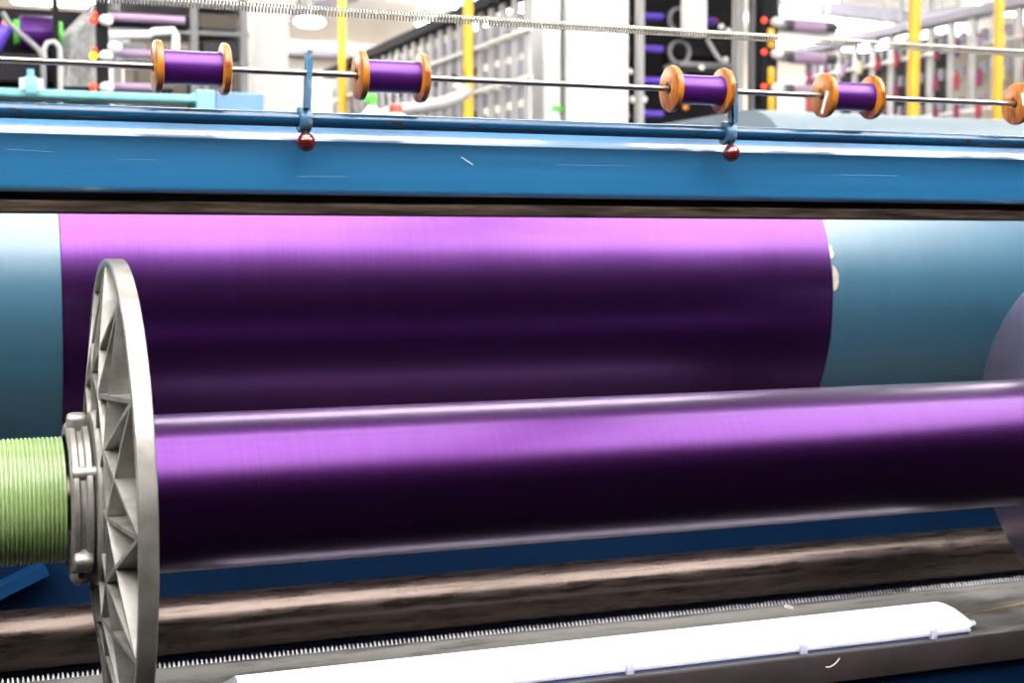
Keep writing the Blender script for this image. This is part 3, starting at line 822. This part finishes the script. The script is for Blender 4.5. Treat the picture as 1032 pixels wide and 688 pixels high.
# ---- right creel with coloured packages
RX = 6.0
creel('yarn_creel', RX, 6.9, 9.4, .21, 2.82, 'grey creel of uprights with red packages at the far right', 'lgrey', [1.9+.2*k for k in range(5)], 'beam')
G = 'small coloured packages on the far right creel'
pal = ['redpack', 'magpack', 'sandpack', 'redpack', 'magpack', 'lilac', 'redpack']
names = {'redpack': 'red', 'magpack': 'dark magenta', 'sandpack': 'sand coloured', 'lilac': 'dusty lilac'}
protos = {}
rowname = ['lowest visible row', 'second row from below', 'third row from below', 'fourth row from below']
for r, z in enumerate((1.99, 2.19, 2.39, 2.59)):
    for k in range(12):
        y = 6.98+.21*k
        m = pal[(k*3+r*2+(k*r) % 3) % 7]
        lab = '%s package on the far right creel, %s' % (names[m], rowname[r])
        if m not in protos:
            t = thing('creel_package', lab, 'yarn package', (RX-.045, y, z), G)
            MB().lathe([(0, .017), (.004, .021), (.085, .018), (.09, .010)], (RX-.045, y, z), 'Z', 16).build('yarn_winding', m, t)
            MB().cyl((RX-.045, y, 0), .010, z-.012, z+.105, 'Z', 10).build('core_tube', 'dgrey', t)
            protos[m] = t
        else:
            c = copy_tree(protos[m], None, (RX-.045, y, z)); c['label'] = lab
# bright work lamps over the right creel
for i, (u, v) in enumerate(((891, 37), (906, 35), (921, 32), (936, 30), (949, 28), (965, 29), (980, 30), (1030, 19))):
    Yl = 9.6
    x, z = at(u, v, Yl)
    lab = 'round glowing work lamp above the far right creel' if i < 7 else 'round glowing work lamp in the top right corner'
    t = thing('work_lamp', lab, 'lamp', (x, Yl, z-.06), 'work lamps above the far right creel')
    MB().ball((x, Yl, z), .040, 16).build('bulb', 'rowlamp', t)
    MB().cyl((x, Yl, 0), .008, z+.03, 4.0, 'Z', 8).build('hanger', 'grey', t)
# bright tube lamp, top right
xa, za = at(783, 12, 10.3); xb, zb = at(842, 3, 10.3)
t = thing('tube_lamp', 'bright tilted tube lamp above the grey violet rollers', 'lamp', ((xa+xb)/2, 10.3, za))
MB().tube([(xa, 10.3, za), (xb, 10.3, zb)], .045, 14).build('tube', 'rowlamp', t)
for p, q in ((xa+.05, za), (xb-.05, zb)): MB().cyl((p, 10.3, 0), .008, q, 4.0, 'Z', 8).build('hanger', 'grey', t)
# roof beams
for (ua, va, ub, vb, Yb, lab) in ((838, 8, 925, 18, 9.9, 'grey violet roof beam above the far right packages'), (780, 22, 842, 28, 9.8, 'grey violet roof beam behind the signal post'), (925, 18, 1045, 2, 9.7, 'grey violet roof beam sloping up to the right corner'),
                                (292, 16, 362, -6, 12.5, 'grey violet roof beam sloping above the small glowing lamp')):
    xa, za = at(ua, va, Yb); xb, zb = at(ub, vb, Yb)
    mb = MB(); h = .05
    mb.hexa([(xa, Yb, za-h), (xb, Yb, zb-h), (xb, Yb+.12, zb-h), (xa, Yb+.12, za-h), (xa, Yb, za+h), (xb, Yb, zb+h), (xb, Yb+.12, zb+h), (xa, Yb+.12, za+h)])
    t = thing('roof_beam', lab, 'beam', ((xa+xb)/2, Yb, min(za, zb)-h))
    mb.build('girder', 'beam', t, 0)
    for f in (.15, .85):
        xm, zm = xa+(xb-xa)*f, za+(zb-za)*f
        MB().cyl((xm, Yb+.06, 0), .015, zm, 4.0, 'Z', 8).build('hanger', 'grey', t)
# pale hood of the next machine
Yh = 4.6
x0, z1 = at(845, 118, Yh); x1 = at(1120, 118, Yh)[0]; zt = at(960, 109, Yh)[1]
mb = MB()
pr = []
for k in range(9):
    a = math.radians(180-90*k/8); pr.append((Yh+.35+.35*math.cos(a), zt-.30+.30*math.sin(a)))
pr += [(Yh+1.1, zt), (Yh+1.1, .1), (Yh, .1)]
mb.prism(pr, at(800, 118, Yh)[0], x1)
t = thing('machine_hood', 'pale blue grey rounded machine hood behind the fourth spool', 'machine hood', ((x0+x1)/2, Yh+.5, 0))
mb.build('hood_shell', 'hood', t, 40)
MB().span(at(800, 118, Yh)[0]+.05, x1-.05, Yh+.05, Yh+1.05, 0, .12).build('plinth', 'dgrey', t, 0)

# ------------------------------------------------------------------ world and view
w = bpy.data.worlds.new('world'); scn.world = w; w.use_nodes = True
bg = w.node_tree.nodes['Background']; bg.inputs['Color'].default_value = (.8, .85, .95, 1); bg.inputs['Strength'].default_value = .05
scn.view_settings.view_transform = 'Standard'
scn.view_settings.look = 'None'
scn.view_settings.exposure = 0.0
scn.view_settings.gamma = 1.0
scn.view_settings.use_curve_mapping = False
